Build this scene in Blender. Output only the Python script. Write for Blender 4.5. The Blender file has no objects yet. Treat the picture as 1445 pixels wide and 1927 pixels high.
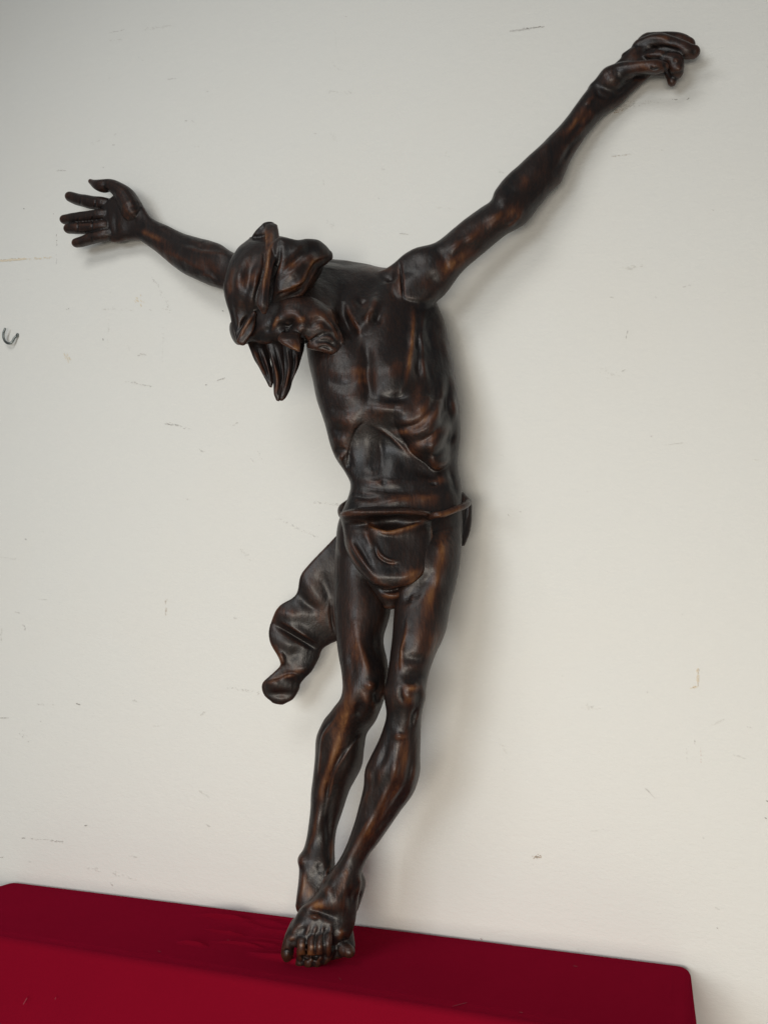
import bpy, bmesh, math, random
import numpy as np
from mathutils import Vector, Matrix, noise as mnoise
rnd = random.Random(7)
scene = bpy.context.scene
COL = scene.collection

# ---------------------------------------------------------------- camera
D = 1.6                      # metres from the camera to the wall
TABLE_Z = 0.75
CAM = np.array([0.0, -D, TABLE_Z + 0.315 * D])
F = 1392.0                   # focal length in photo pixels (1445 x 1927)
CX, CY = 722.5, 963.5
n_ = np.array([551.0, 319.0, 1392.0]); n_ /= np.linalg.norm(n_)
p_ = math.atan2(319, 1392)
u_ = np.array([0, -math.cos(p_), math.sin(p_)])
h_ = np.cross(n_, u_); h_ = h_ if h_[0] > 0 else -h_
RIGHT = np.array([h_[0], n_[0], u_[0]])
DOWN = np.array([h_[1], n_[1], u_[1]])
FWD = np.array([h_[2], n_[2], u_[2]])
cd = bpy.data.cameras.new('camera'); cam = bpy.data.objects.new('camera', cd); COL.objects.link(cam)
cd.sensor_fit = 'VERTICAL'; cd.sensor_height = 36.0; cd.lens = 36.0 * F / 1927.0
cd.clip_start = 0.05; cd.clip_end = 60
M = Matrix([[RIGHT[i], -DOWN[i], -FWD[i], CAM[i]] for i in range(3)] + [[0, 0, 0, 1]])
cam.matrix_world = M
scene.camera = cam

# ---------------------------------------------------------------- world and lamps
w = bpy.data.worlds.new('World'); scene.world = w; w.use_nodes = True
w.node_tree.nodes['Background'].inputs[0].default_value = (0.95, 0.98, 1.0, 1)
w.node_tree.nodes['Background'].inputs[1].default_value = 0.13

def area(name, loc, target, sx, sy, power, col):
    l = bpy.data.lights.new(name, 'AREA'); l.shape = 'RECTANGLE'; l.size = sx; l.size_y = sy
    l.energy = power; l.color = col
    o = bpy.data.objects.new(name, l); COL.objects.link(o)
    o.location = loc
    o.rotation_euler = (Vector(target) - Vector(loc)).to_track_quat('-Z', 'Y').to_euler()
    return o
area('window_light', (-1.7, -4.5, 1.7), (-0.9, 0, 0.6), 1.7, 1.5, 51, (0.92, 0.965, 1.0))
area('room_light', (-0.05, -2.7, 0.85), (-0.5, 0, 0.4), 1.2, 0.6, 37, (1.0, 0.915, 0.80))
area('ceiling_light', (-1.3, -2.4, 3.5), (-0.9, -0.9, 0.8), 1.4, 1.2, 22, (1.0, 0.985, 0.95))
scene.view_settings.view_transform = 'Standard'
scene.view_settings.look = 'None'
scene.view_settings.exposure = 0.0
scene.view_settings.gamma = 1.0
scene.cycles.use_denoising = True
scene.cycles.max_bounces = 6

# ---------------------------------------------------------------- helpers
def rays(P):
    P = np.asarray(P, float)
    a = (P[..., 0] - CX) / F; b = (P[..., 1] - CY) / F
    return FWD + a[..., None] * RIGHT + b[..., None] * DOWN
def at(x, y, wd):
    """world point seen at photo pixel (x, y), wd metres in front of the wall"""
    r = rays([x, y]); t = (-wd - CAM[1]) / r[1]
    return CAM + r * t
def on_table(x, y, dz=0.0):
    r = rays([x, y]); t = (TABLE_Z + dz - CAM[2]) / r[2]
    return CAM + r * t
def proj(V):
    d = V - CAM
    z = d @ FWD
    return np.stack([CX + F * (d @ RIGHT) / z, CY + F * (d @ DOWN) / z], 1), z
def catmull(P, sub):
    P = np.asarray(P, float); out = []
    n = len(P)
    if n < 3:
        return np.array([P[0] + (P[-1] - P[0]) * i / (sub) for i in range(sub + 1)])
    for i in range(n - 1):
        p0 = P[i - 1] if i else 2 * P[0] - P[1]
        p1, p2 = P[i], P[i + 1]
        p3 = P[i + 2] if i + 2 < n else 2 * P[-1] - P[-2]
        for k in range(sub):
            t = k / sub
            out.append(0.5 * (2 * p1 + (p2 - p0) * t + (2 * p0 - 5 * p1 + 4 * p2 - p3) * t * t + (3 * p1 - p0 - 3 * p2 + p3) * t ** 3))
    out.append(P[-1])
    return np.array(out)

class Soup:
    def __init__(s): s.v = []; s.f = []
    def rings(s, R):
        """closed tube from a list of rings (k, n, 3), ends fanned"""
        base = len(s.v); n = len(R[0])
        for r in R: s.v.extend(map(tuple, r))
        for i in range(len(R) - 1):
            for j in range(n):
                a = base + i * n + j; b = base + i * n + (j + 1) % n
                s.f.append((a, b, b + n, a + n))
        for i, flip in ((0, True), (len(R) - 1, False)):
            c = len(s.v); s.v.append(tuple(np.mean(R[i], 0)))
            for j in range(n):
                a = base + i * n + j; b = base + i * n + (j + 1) % n
                s.f.append((b, a, c) if flip else (a, b, c))
    def loft(s, st, n=36, sub=5, caps=(0.6, 0.6), p=2.0):
        """stations (Lx, Ly, Rx, Ry, wd, k[, kb]): both outline points, distance of the core from the wall,
        front and back half thickness over half width"""
        S = [tuple(q) + ((q[5],) if len(q) == 6 else ()) for q in st]
        S = catmull(S, sub)
        R = []
        th = np.linspace(0, 2 * math.pi, n, endpoint=False)
        c = np.cos(th); sn = np.sin(th)
        c = np.sign(c) * np.abs(c) ** (2 / p); sn = np.sign(sn) * np.abs(sn) ** (2 / p)
        for q in S:
            mx, my = (q[0] + q[2]) / 2, (q[1] + q[3]) / 2
            C = at(mx, my, q[4]); dep = (C - CAM) @ FWD
            L = CAM + rays([q[0], q[1]]) * dep; Rr = CAM + rays([q[2], q[3]]) * dep
            hw = (Rr - L) / 2; hl = np.linalg.norm(hw)
            v = (C - CAM) / np.linalg.norm(C - CAM)
            kk = np.where(sn > 0, q[5], q[6])
            R.append(C + c[:, None] * hw - (sn * kk * hl)[:, None] * v)
        R = s.cap(R, caps)
        s.rings(R)
    def cap(s, R, caps):
        out = list(R)
        for end in (0, 1):
            if caps[end] <= 0: continue
            a, b = (R[0], R[1]) if end == 0 else (R[-1], R[-2])
            ca, cb = a.mean(0), b.mean(0)
            d = ca - cb; d /= np.linalg.norm(d) + 1e-9
            rad = np.linalg.norm(a - ca, axis=1).min() * caps[end] * 1.3
            add = []
            for t in (0.35, 0.65, 0.88, 0.98):
                add.append(ca + d * rad * t + (a - ca) * math.sqrt(1 - t * t))
            out = (add[::-1] + out) if end == 0 else (out + add)
        return out
    def tube(s, pts, n=16, sub=5, caps=(1, 1), flat=1.0):
        """chain of (x, y, wd, radius in photo px)"""
        P = catmull(pts, sub)
        C = np.array([at(q[0], q[1], q[2]) for q in P])
        rad = P[:, 3] * ((C - CAM) @ FWD) / F
        T = np.gradient(C, axis=0); T /= np.linalg.norm(T, axis=1)[:, None]
        R = []
        th = np.linspace(0, 2 * math.pi, n, endpoint=False)
        for i in range(len(C)):
            v = (C[i] - CAM); v /= np.linalg.norm(v)
            sd = np.cross(T[i], v); sd /= np.linalg.norm(sd) + 1e-9
            up = np.cross(sd, T[i])
            R.append(C[i] + rad[i] * (np.cos(th)[:, None] * sd + flat * np.sin(th)[:, None] * up))
        s.rings(s.cap(R, caps))
    def ball(s, x, y, wd, rx, ry, rd, n=20):
        """ellipsoid, radii in photo px"""
        C = at(x, y, wd); k = ((C - CAM) @ FWD) / F
        v = (C - CAM) / np.linalg.norm(C - CAM)
        R = []
        for i in range(1, n // 2):
            a = math.pi * i / (n // 2)
            th = np.linspace(0, 2 * math.pi, n, endpoint=False)
            R.append(C + k * (-ry * math.cos(a) * -DOWN * -1 + rx * math.sin(a) * np.cos(th)[:, None] * RIGHT
                              - rd * math.sin(a) * np.sin(th)[:, None] * v))
        s.rings(R)
    def remesh(s, voxel):
        me = bpy.data.meshes.new('tmp'); me.from_pydata(s.v, [], s.f); me.update()
        bm = bmesh.new(); bm.from_mesh(me); bmesh.ops.recalc_face_normals(bm, faces=bm.faces); bm.to_mesh(me); bm.free()
        o = bpy.data.objects.new('tmp', me); COL.objects.link(o)
        m = o.modifiers.new('r', 'REMESH'); m.mode = 'VOXEL'; m.voxel_size = voxel; m.use_smooth_shade = True
        dg = bpy.context.evaluated_depsgraph_get(); dg.update()
        ev = o.evaluated_get(dg)
        out = bpy.data.meshes.new_from_object(ev)
        bpy.data.objects.remove(o); bpy.data.meshes.remove(me)
        return out

def get_v(me):
    a = np.empty(len(me.vertices) * 3); me.vertices.foreach_get('co', a); return a.reshape(-1, 3)
def set_v(me, V):
    me.vertices.foreach_set('co', V.ravel()); me.update()
def get_e(me):
    e = np.empty(len(me.edges) * 2, np.int64); me.edges.foreach_get('vertices', e); return e.reshape(-1, 2)
def lap(V, E, cnt):
    S = np.zeros_like(V)
    for k in range(V.shape[1]):
        S[:, k] = np.bincount(E[:, 0], V[E[:, 1], k], len(V)) + np.bincount(E[:, 1], V[E[:, 0], k], len(V))
    return S / cnt[:, None] - V
def taubin(V, E, it):
    cnt = np.maximum(np.bincount(E.ravel(), minlength=len(V)), 1)
    for _ in range(it):
        V = V + 0.55 * lap(V, E, cnt); V = V - 0.57 * lap(V, E, cnt)
    return V
def normals(me):
    a = np.empty(len(me.vertices) * 3); me.vertex_normals.foreach_get('vector', a); return a.reshape(-1, 3)

def poly_dist(P, line):
    """distance, signed side and position (0..1) along a polyline for points P"""
    best = np.full(len(P), 1e9); side = np.zeros(len(P)); tt = np.zeros(len(P))
    seg = np.diff(line, axis=0); ln = np.linalg.norm(seg, axis=1); cum = np.concatenate([[0], np.cumsum(ln)])
    for i in range(len(seg)):
        if ln[i] < 1e-6: continue
        r = P - line[i]
        t = np.clip((r @ seg[i]) / ln[i] ** 2, 0, 1)
        q = r - t[:, None] * seg[i]
        d = np.hypot(q[:, 0], q[:, 1])
        m = d < best
        best[m] = d[m]; tt[m] = (cum[i] + t[m] * ln[i]) / cum[-1]
        side[m] = (seg[i][0] * r[m, 1] - seg[i][1] * r[m, 0]) / ln[i]
    return best, side, tt

WOB = 1.3
def sculpt(me, strokes, wear, smooth0=3, smooth1=1, tol=0.03, melt=()):
    """carve the remeshed blank: ridges, grooves, overlapping edges and bulges, then store the worn-stain mask"""
    E = get_e(me); V = taubin(get_v(me), E, smooth0)
    if melt:                                   # let neighbouring masses flow into each other at the joins
        P, Z = proj(V); W = np.zeros(len(V)); cnt = np.maximum(np.bincount(E.ravel(), minlength=len(V)), 1)
        for x, y, rx, ry, k in melt:
            W = np.maximum(W, k * np.exp(-((P[:, 0] - x) / rx) ** 4 - ((P[:, 1] - y) / ry) ** 4))
        for _ in range(60): V = V + 0.5 * W[:, None] * lap(V, E, cnt)
    set_v(me, V)
    N = normals(me)
    P, Z = proj(V)
    view = (V - CAM); view /= np.linalg.norm(view, axis=1)[:, None]
    B = 5.0
    key = (np.clip((P[:, 0] + 200) // B, 0, 999).astype(np.int64) * 1000 + np.clip((P[:, 1] + 200) // B, 0, 999).astype(np.int64))
    zmin = np.full(1000000, 1e9); np.minimum.at(zmin, key, Z)
    vis = np.clip(1 - (Z - zmin[key] - tol) / 0.02, 0, 1) * np.clip((-(N * view).sum(1) + 0.25) / 0.35, 0, 1)
    disp = np.zeros(len(V))
    for s in strokes:
        kind = s[0]
        if kind == 'b':
            _, x, y, rx, ry, ang, h = s
            m = np.where((np.abs(P[:, 0] - x) < 2.6 * max(rx, ry)) & (np.abs(P[:, 1] - y) < 2.6 * max(rx, ry)))[0]
            a = math.radians(ang); dx = P[m, 0] - x; dy = P[m, 1] - y
            uu = (dx * math.cos(a) + dy * math.sin(a)) / rx; vv = (-dx * math.sin(a) + dy * math.cos(a)) / ry
            disp[m] += h * np.exp(-(uu * uu + vv * vv)) * vis[m]
        else:
            _, pts, wd, h = s
            if kind == 'r' and wd > 3.2: wd, h = wd * 1.25, h * 0.95
            line = catmull(pts, 6); ext = 3 * wd + 4
            lo = line.min(0) - ext; hi = line.max(0) + ext
            m = np.where((P[:, 0] > lo[0]) & (P[:, 0] < hi[0]) & (P[:, 1] > lo[1]) & (P[:, 1] < hi[1]))[0]
            if not len(m): continue
            d, sd, t = poly_dist(P[m], line)
            fade = np.clip(np.minimum(t, 1 - t) / 0.36, 0, 1); fade = fade * fade * (3 - 2 * fade)
            fade = fade * (0.82 + 0.35 * np.sin(V[m] @ np.array([61., 47., 83.]) + wd))
            if kind in 'rR':
                disp[m] += h * np.exp(-(d / wd) ** 2) * (0.15 + 0.85 * fade) * np.where((t <= 0) | (t >= 1), np.exp(-(d / wd) ** 2), 1) * vis[m]
            else:      # 'e': raised on the right hand of the stroke's direction, sinking away over wd, a little undercut on the other
                sg = np.where(sd >= 0, d, -d)
                tr = 4.0 if kind == 'E' else 1.0
                sp = np.maximum(sg, 0)
                prof = np.exp(-(sp / wd) ** 1.5) / (1 + np.exp(-np.clip(sg - tr, -60, 60) / tr)) - 0.22 * np.where(sg < 0, np.exp(-(sg / 5) ** 2), 0)
                disp[m] += h * prof * fade * vis[m]
    n2 = N - 0.6 * view; n2 /= np.linalg.norm(n2, axis=1)[:, None]
    V0 = V
    q = np.random.RandomState(5); wob = np.zeros(len(V))
    for fr, am, k in ((38, .55, 6), (85, .32, 8), (170, .16, 8)):
        for _ in range(k):
            dvec = q.normal(size=3); dvec /= np.linalg.norm(dvec)
            wob += am / math.sqrt(k) * np.sin(V @ (dvec * fr * q.uniform(.7, 1.4)) + q.uniform(0, 6.28))
    disp += wob * WOB
    V = V + n2 * disp[:, None] * 0.001
    V = taubin(V, E, smooth1)
    set_v(me, V)
    # worn stain: patches where the photo shows bare brown wood
    wr = np.zeros(len(V))
    for s in wear:
        if len(s) == 6:
            x, y, rx, ry, ang, h = s
            a = math.radians(ang); dx = P[:, 0] - x; dy = P[:, 1] - y
            uu = (dx * math.cos(a) + dy * math.sin(a)) / rx; vv = (-dx * math.sin(a) + dy * math.cos(a)) / ry
            wr += h * np.exp(-(uu * uu + vv * vv)) * vis
        else:
            pts, wd, h = s
            line = catmull(pts, 5); ext = 3 * wd
            lo = line.min(0) - ext; hi = line.max(0) + ext
            m = np.where((P[:, 0] > lo[0]) & (P[:, 0] < hi[0]) & (P[:, 1] > lo[1]) & (P[:, 1] < hi[1]))[0]
            if not len(m): continue
            d, sd, t = poly_dist(P[m], line)
            fade = np.clip(np.minimum(t, 1 - t) / 0.2, 0, 1)
            wr[m] += h * np.exp(-(d / wd) ** 2) * (0.2 + 0.8 * fade) * vis[m]
    # rubbed edges: local convexity of the carved surface
    cnt = np.maximum(np.bincount(E.ravel(), minlength=len(V)), 1)
    cv = -(lap(V, E, cnt) * N).sum(1)[:, None]
    for _ in range(5): cv = cv + 0.7 * lap(cv, E, cnt)
    cv = cv[:, 0]; sc = np.percentile(np.abs(cv), 92) + 1e-9
    a = me.attributes.new('wear', 'FLOAT', 'POINT'); a.data.foreach_set('value', np.clip(wr, 0, 1.5).astype(np.float32))
    a = me.attributes.new('edge', 'FLOAT', 'POINT'); a.data.foreach_set('value', np.clip(cv / sc, -1, 1.5).astype(np.float32))
    me.polygons.foreach_set('use_smooth', np.ones(len(me.polygons), bool))
    me.update()

def link(name, me, mat, parent=None, **props):
    o = bpy.data.objects.new(name, me); COL.objects.link(o)
    if mat: me.materials.clear(); me.materials.append(mat)
    if parent:
        o.parent = parent; o.matrix_parent_inverse = parent.matrix_world.inverted()
    for k, v in props.items(): o[k] = v
    return o
def mesh(name, v, f, smooth=True):
    me = bpy.data.meshes.new(name); me.from_pydata([tuple(q) for q in v], [], f); me.update()
    bm = bmesh.new(); bm.from_mesh(me); bmesh.ops.recalc_face_normals(bm, faces=bm.faces); bm.to_mesh(me); bm.free()
    if smooth: me.polygons.foreach_set('use_smooth', np.ones(len(me.polygons), bool))
    return me

# ---------------------------------------------------------------- materials
class Nodes:
    def __init__(s, name):
        s.m = bpy.data.materials.new(name); s.m.use_nodes = True
        s.t = s.m.node_tree; s.b = s.t.nodes['Principled BSDF']
    def n(s, typ, **kw):
        q = s.t.nodes.new(typ)
        for k, v in kw.items(): setattr(q, k, v)
        return q
    def l(s, a, b): s.t.links.new(a, b)
    def coord(s, scale=(1, 1, 1), rot=(0, 0, 0)):
        g = s.n('ShaderNodeNewGeometry'); mp = s.n('ShaderNodeMapping')
        mp.inputs['Scale'].default_value = scale; mp.inputs['Rotation'].default_value = rot
        s.l(g.outputs['Position'], mp.inputs['Vector']); return mp.outputs[0]
    def noise(s, vec, scale, detail=5, rough=0.55, dist=0.0):
        q = s.n('ShaderNodeTexNoise'); q.inputs['Scale'].default_value = scale; q.inputs['Detail'].default_value = detail
        q.inputs['Roughness'].default_value = rough; q.inputs['Distortion'].default_value = dist
        s.l(vec, q.inputs['Vector']); return q.outputs['Fac']
    def ramp(s, fac, stops):
        q = s.n('ShaderNodeValToRGB'); e = q.color_ramp.elements
        while len(e) < len(stops): e.new(0.5)
        for i, (p, c) in enumerate(stops):
            e[i].position = p; e[i].color = tuple(c) + (1,) if len(c) == 3 else c
        s.l(fac, q.inputs[0]); return q.outputs[0]
    def math(s, op, a, b=None, c=None, clamp=False):
        q = s.n('ShaderNodeMath', operation=op); q.use_clamp = clamp
        for i, x in enumerate((a, b, c)):
            if x is None: continue
            if isinstance(x, (int, float)): q.inputs[i].default_value = x
            else: s.l(x, q.inputs[i])
        return q.outputs[0]
    def mix(s, fac, a, b, mode='MIX'):
        q = s.n('ShaderNodeMix', data_type='RGBA', blend_type=mode)
        for i, x in ((0, fac), (6, a), (7, b)):
            if isinstance(x, (int, float)): q.inputs[i].default_value = x
            elif isinstance(x, tuple): q.inputs[i].default_value = x + (1,)
            else: s.l(x, q.inputs[i])
        return q.outputs[2]
    def bump(s, h, strength, dist, prev=None):
        q = s.n('ShaderNodeBump'); q.inputs['Strength'].default_value = strength; q.inputs['Distance'].default_value = dist
        s.l(h, q.inputs['Height'])
        if prev is not None: s.l(prev, q.inputs['Normal'])
        return q.outputs[0]
    def attr(s, name):
        q = s.n('ShaderNodeAttribute'); q.attribute_name = name; return q.outputs['Fac']
    def set(s, **kw):
        for k, v in kw.items():
            k = k.replace('_', ' ')
            if isinstance(v, (int, float)): s.b.inputs[k].default_value = v
            elif isinstance(v, tuple): s.b.inputs[k].default_value = v + (1,) if len(v) == 3 else v
            else: s.l(v, s.b.inputs[k])

def wood_material():
    N = Nodes('stained_wood')
    c = N.coord((1, 1, 0.35)); cf = N.coord((1, 1, 0.12), (0, 0.12, 0))
    big = N.noise(c, 16, 4, 0.6, 0.4)
    grain = N.noise(cf, 240, 4, 0.6)
    fine = N.noise(N.coord(), 330, 3, 0.6)
    wear = N.attr('wear'); edge = N.attr('edge')
    st = N.noise(N.coord((1, 1, 0.22), (0, 0.1, 0)), 60, 5, 0.65, 0.3)
    wb = N.math('MULTIPLY', wear, N.math('MULTIPLY_ADD', st, 2.3, -0.50))
    f = N.math('MULTIPLY_ADD', wb, 0.80, N.math('MULTIPLY', N.math('SUBTRACT', big, 0.48), 0.55))
    f = N.math('ADD', f, N.math('MULTIPLY', N.math('MAXIMUM', edge, 0.0), 0.20))
    f = N.math('ADD', f, N.math('MULTIPLY', N.math('SUBTRACT', grain, 0.5), 0.55))
    f = N.math('ADD', f, 0.06, clamp=True)
    col = N.ramp(f, [(0.0, (0.0055, 0.0045, 0.0047)), (0.20, (0.0155, 0.0078, 0.0058)), (0.42, (0.042, 0.0150, 0.0078)),
                     (0.72, (0.092, 0.035, 0.0125)), (1.0, (0.16, 0.072, 0.026))])
    r = N.math('MULTIPLY_ADD', fine, 0.22, 0.30)
    r = N.math('ADD', r, N.math('MULTIPLY', N.math('SUBTRACT', big, 0.5), 0.25))
    h = N.math('ADD', N.math('MULTIPLY', grain, 0.6), N.math('MULTIPLY', fine, 0.5))
    b1 = N.bump(h, 0.38, 0.0014)
    b2 = N.bump(N.noise(N.coord((1, 1, 0.6)), 70, 4, 0.6), 0.45, 0.003, b1)
    N.set(Base_Color=col, Roughness=r, Normal=b2, Specular_IOR_Level=0.37, Coat_Weight=0.09, Coat_Roughness=0.2)
    return N.m

def wall_material():
    N = Nodes('painted_plaster')
    c = N.coord()
    big = N.noise(c, 1.7, 4, 0.6); mid = N.noise(c, 9, 4, 0.6)
    col = N.mix(N.math('MULTIPLY', mid, 0.35), (0.79, 0.792, 0.755), (0.768, 0.772, 0.738))
    col = N.mix(N.math('MULTIPLY', N.math('SUBTRACT', big, 0.48), 1.4, clamp=True), col, (0.79, 0.772, 0.715))
    br = N.noise(N.coord((1, 1, 2.6), (0, 0.25, 0)), 70, 5, 0.62, 0.6)
    br2 = N.noise(N.coord((1, 1, 2.0), (0, -0.3, 0)), 22, 3, 0.55, 0.3)
    fine = N.noise(c, 420, 2, 0.5)
    h = N.math('ADD', N.math('MULTIPLY', br, 1.0), N.math('MULTIPLY', fine, 0.25))
    b = N.bump(h, 0.24, 0.0035); b = N.bump(br2, 0.16, 0.006, b)
    N.set(Base_Color=col, Roughness=0.62, Normal=b, Specular_IOR_Level=0.3)
    return N.m

def cloth_material():
    N = Nodes('red_cloth')
    c = N.coord()
    v = N.noise(c, 5, 3, 0.5)
    col = N.mix(v, (0.172, 0.0030, 0.0130), (0.202, 0.0036, 0.0150))
    weave = N.n('ShaderNodeTexWave', wave_type='BANDS', bands_direction='X'); weave.inputs['Scale'].default_value = 380
    weave2 = N.n('ShaderNodeTexWave', wave_type='BANDS', bands_direction='Y'); weave2.inputs['Scale'].default_value = 380
    g = N.coord(); N.l(g, weave.inputs['Vector']); N.l(g, weave2.inputs['Vector'])
    h = N.math('ADD', weave.outputs['Fac'], weave2.outputs['Fac'])
    b = N.bump(h, 0.3, 0.0006)
    b = N.bump(N.noise(N.coord((0.35, 1, 1), (0, 0, 0.12)), 26, 3, 0.5), 0.10, 0.006, b)
    N.set(Base_Color=col, Roughness=0.8, Normal=b, Specular_IOR_Level=0.0, Sheen_Weight=0.18, Sheen_Roughness=0.5, Sheen_Tint=(1.0, 0.03, 0.14))
    return N.m

def plain(name, col, rough=0.8, metal=0.0, var=0.15, scale=60):
    N = Nodes(name)
    v = N.noise(N.coord(), scale, 4)
    c = N.mix(v, tuple(x * (1 - var) for x in col), tuple(min(1, x * (1 + var)) for x in col))
    N.set(Base_Color=c, Roughness=rough, Metallic=metal)
    return N.m
WOOD = wood_material(); WALL = wall_material(); CLOTH = cloth_material()
STEEL = plain('zinc_steel', (0.24, 0.26, 0.25), 0.33, 1.0, 0.3, 90)

# ---------------------------------------------------------------- the setting: wall and floor
wl = bpy.data.meshes.new('wall')
wl.from_pydata([(-4.2, 0, 0), (2.6, 0, 0), (2.6, 0, 4.6), (-4.2, 0, 4.6), (-4.2, 0.15, 0), (2.6, 0.15, 0), (2.6, 0.15, 4.6), (-4.2, 0.15, 4.6)], [],
               [(0, 1, 2, 3), (5, 4, 7, 6), (3, 2, 6, 7), (0, 4, 5, 1), (1, 5, 6, 2), (4, 0, 3, 7)])
wall = link('wall', wl, WALL, kind='structure', label='scuffed off-white painted plaster wall behind the carving')
fl = mesh('floor', [(-4.2, -5, 0), (2.6, -5, 0), (2.6, 0, 0), (-4.2, 0, 0)], [(0, 1, 2, 3)], False)
link('floor', fl, plain('stone_floor', (0.34, 0.31, 0.27), 0.55, 0, 0.12, 6), kind='structure', label='plain stone floor under the table')

# ---------------------------------------------------------------- the carved figure
root = bpy.data.objects.new('carved_figure', None); COL.objects.link(root)
root.empty_display_size = 0.1
base = on_table(590, 1790)
root.location = base; bpy.context.view_layer.update()
root['label'] = 'dark stained wood carving of a crucified man with arms spread, leaning on the wall'
root['category'] = 'sculpture'

B = Soup()
# torso: left and right outline per level
B.loft([(600, 488, 704, 501, .105, .42), (565, 512, 770, 512, .118, .40), (560, 545, 806, 540, .128, .46), (566, 590, 830, 590, .135, .52),
        (575, 640, 843, 640, .142, .56), (580, 672, 849, 672, .146, .58), (587, 709, 855, 709, .150, .60), (597, 754, 862, 754, .152, .60),
        (609, 790, 864, 790, .150, .54), (620, 829, 865, 829, .144, .46), (635, 866, 862, 866, .140, .42), (650, 890, 864, 890, .139, .44),
        (659, 911, 868, 911, .140, .47), (655, 935, 870, 935, .142, .51), (643, 965, 872, 965, .144, .53), (634, 1000, 871, 1000, .147, .54),
        (634, 1042, 864, 1042, .148, .44), (645, 1078, 848, 1078, .146, .34), (665, 1108, 825, 1108, .152, .34)], n=60, sub=6, caps=(.35, .6), p=2.1)
# lower edge of the rib cage, standing out over the hollow belly
B.loft([(688, 730, 690, 790, 0.187, 1.1), (700, 730, 700, 794, 0.190, 1.08), (720, 730, 720, 806, 0.191, .92), (740, 730, 740, 820, 0.190, .76), (760, 732, 760, 836, 0.188, .66), (778, 736, 778, 856, 0.184, .56),
        (798, 742, 800, 870, 0.178, .50), (814, 748, 818, 885, 0.171, .44), (832, 756, 836, 882, 0.151, .42), (848, 768, 852, 872, 0.109, .34)], n=34, sub=6, caps=(.2, .25))
B.loft([(692, 735, 692, 790, .196, 1.1), (676, 735, 675, 800, .193, .98), (664, 742, 663, 816, .180, .72), (654, 750, 655, 846, .164, .48), (644, 765, 648, 872, .146, .36), (632, 770, 638, 850, .126, .3)], n=34, sub=6, caps=(.2, .8))
# thighs, knees and shins: the leg on the left stands behind
B.loft([(640, 985, 735, 985, .140, .50), (630, 1040, 740, 1040, .160, .85), (629, 1098, 740, 1100, .164, .85), (629, 1145, 735, 1150, .172, .88), (632, 1200, 722, 1201, .182, .92), (638, 1241, 729, 1241, .190, .95),
        (643, 1270, 732, 1270, .196, .95), (645, 1294, 729, 1297, .198, .95), (640, 1315, 722, 1322, .194, .95), (623, 1338, 706, 1358, .180, .95), (606, 1362, 690, 1381, .168, .95),
        (595, 1390, 686, 1405, .158, .95), (591, 1440, 680, 1444, .148, .95), (586, 1482, 657, 1487, .142, .95), (583, 1525, 644, 1527, .142, .95),
        (579, 1562, 633, 1565, .146, .95), (573, 1592, 630, 1592, .150, .95), (564, 1616, 631, 1620, .156, .90), (564, 1636, 630, 1645, .162, .9),
        (561, 1672, 622, 1690, .172, .85), (556, 1705, 625, 1725, .178, .7)], n=40, sub=5)
# leg on the right crosses in front
B.loft([(760, 985, 868, 985, .140, .50), (748, 1040, 867, 1040, .162, .80), (742, 1100, 858, 1100, .166, .82), (741, 1150, 848, 1140, .176, .88), (739, 1185, 838, 1190, .184, .92), (735, 1225, 822, 1228, .194, .95),
        (731, 1255, 811, 1257, .202, .97), (726, 1294, 802, 1294, .212, .97), (724, 1320, 797, 1322, .210, .97), (726, 1350, 793, 1350, .202, .97), (712, 1395, 791, 1395, .190, 1),
        (697, 1424, 790, 1428, .184, 1), (687, 1450, 789, 1458, .180, 1), (684, 1482, 778, 1492, .178, .97), (676, 1516, 755, 1523, .180, .95), (666, 1551, 735, 1553, .184, .95),
        (652, 1588, 712, 1586, .190, .95), (636, 1620, 692, 1616, .196, .95), (612, 1655, 680, 1645, .204, .9), (590, 1688, 676, 1680, .212, .8),
        (566, 1708, 672, 1712, .220, .62), (551, 1735, 668, 1738, .230, .48), (539, 1760, 660, 1760, .238, .40), (540, 1776, 642, 1774, .245, .32)], n=44, sub=5, caps=(.6, .5))
# heel, ankle bones and the lower foot
B.loft([(640, 1630, 682, 1640, .165, .9), (644, 1655, 689, 1660, .165, .9), (640, 1680, 682, 1688, .175, .8), (625, 1710, 674, 1712, .19, .7)], n=24)
B.loft([(610, 1735, 662, 1742, .205, .6), (598, 1762, 667, 1766, .214, .5), (585, 1785, 668, 1788, .224, .42), (570, 1802, 650, 1800, .236, .34)], n=28, caps=(.6, .7))
# toes of the upper foot
for p in ([(558, 1742, .240, 13), (549, 1762, .256, 13.5), (543, 1778, .259, 12), (541, 1793, .256, 12.5), (541, 1797, .254, 11)],
          [(573, 1752, .248, 9.5), (569, 1768, .262, 10), (568, 1778, .267, 9.5), (567, 1790, .266, 9), (567, 1799, .261, 8.5)],
          [(589, 1753, .248, 8.5), (587, 1770, .262, 9), (587, 1780, .268, 8.5), (586, 1791, .267, 8), (586, 1801, .262, 7.5)],
          [(602, 1753, .247, 8.5), (602, 1770, .260, 8.5), (602, 1780, .266, 8.2), (602, 1790, .264, 7.8), (602, 1799, .259, 7.5)],
          [(615, 1750, .244, 8.5), (617, 1766, .254, 8.5), (617, 1776, .259, 8), (617, 1786, .257, 7.5), (617, 1793, .252, 7)]):
    B.tube(p, n=16)
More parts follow.
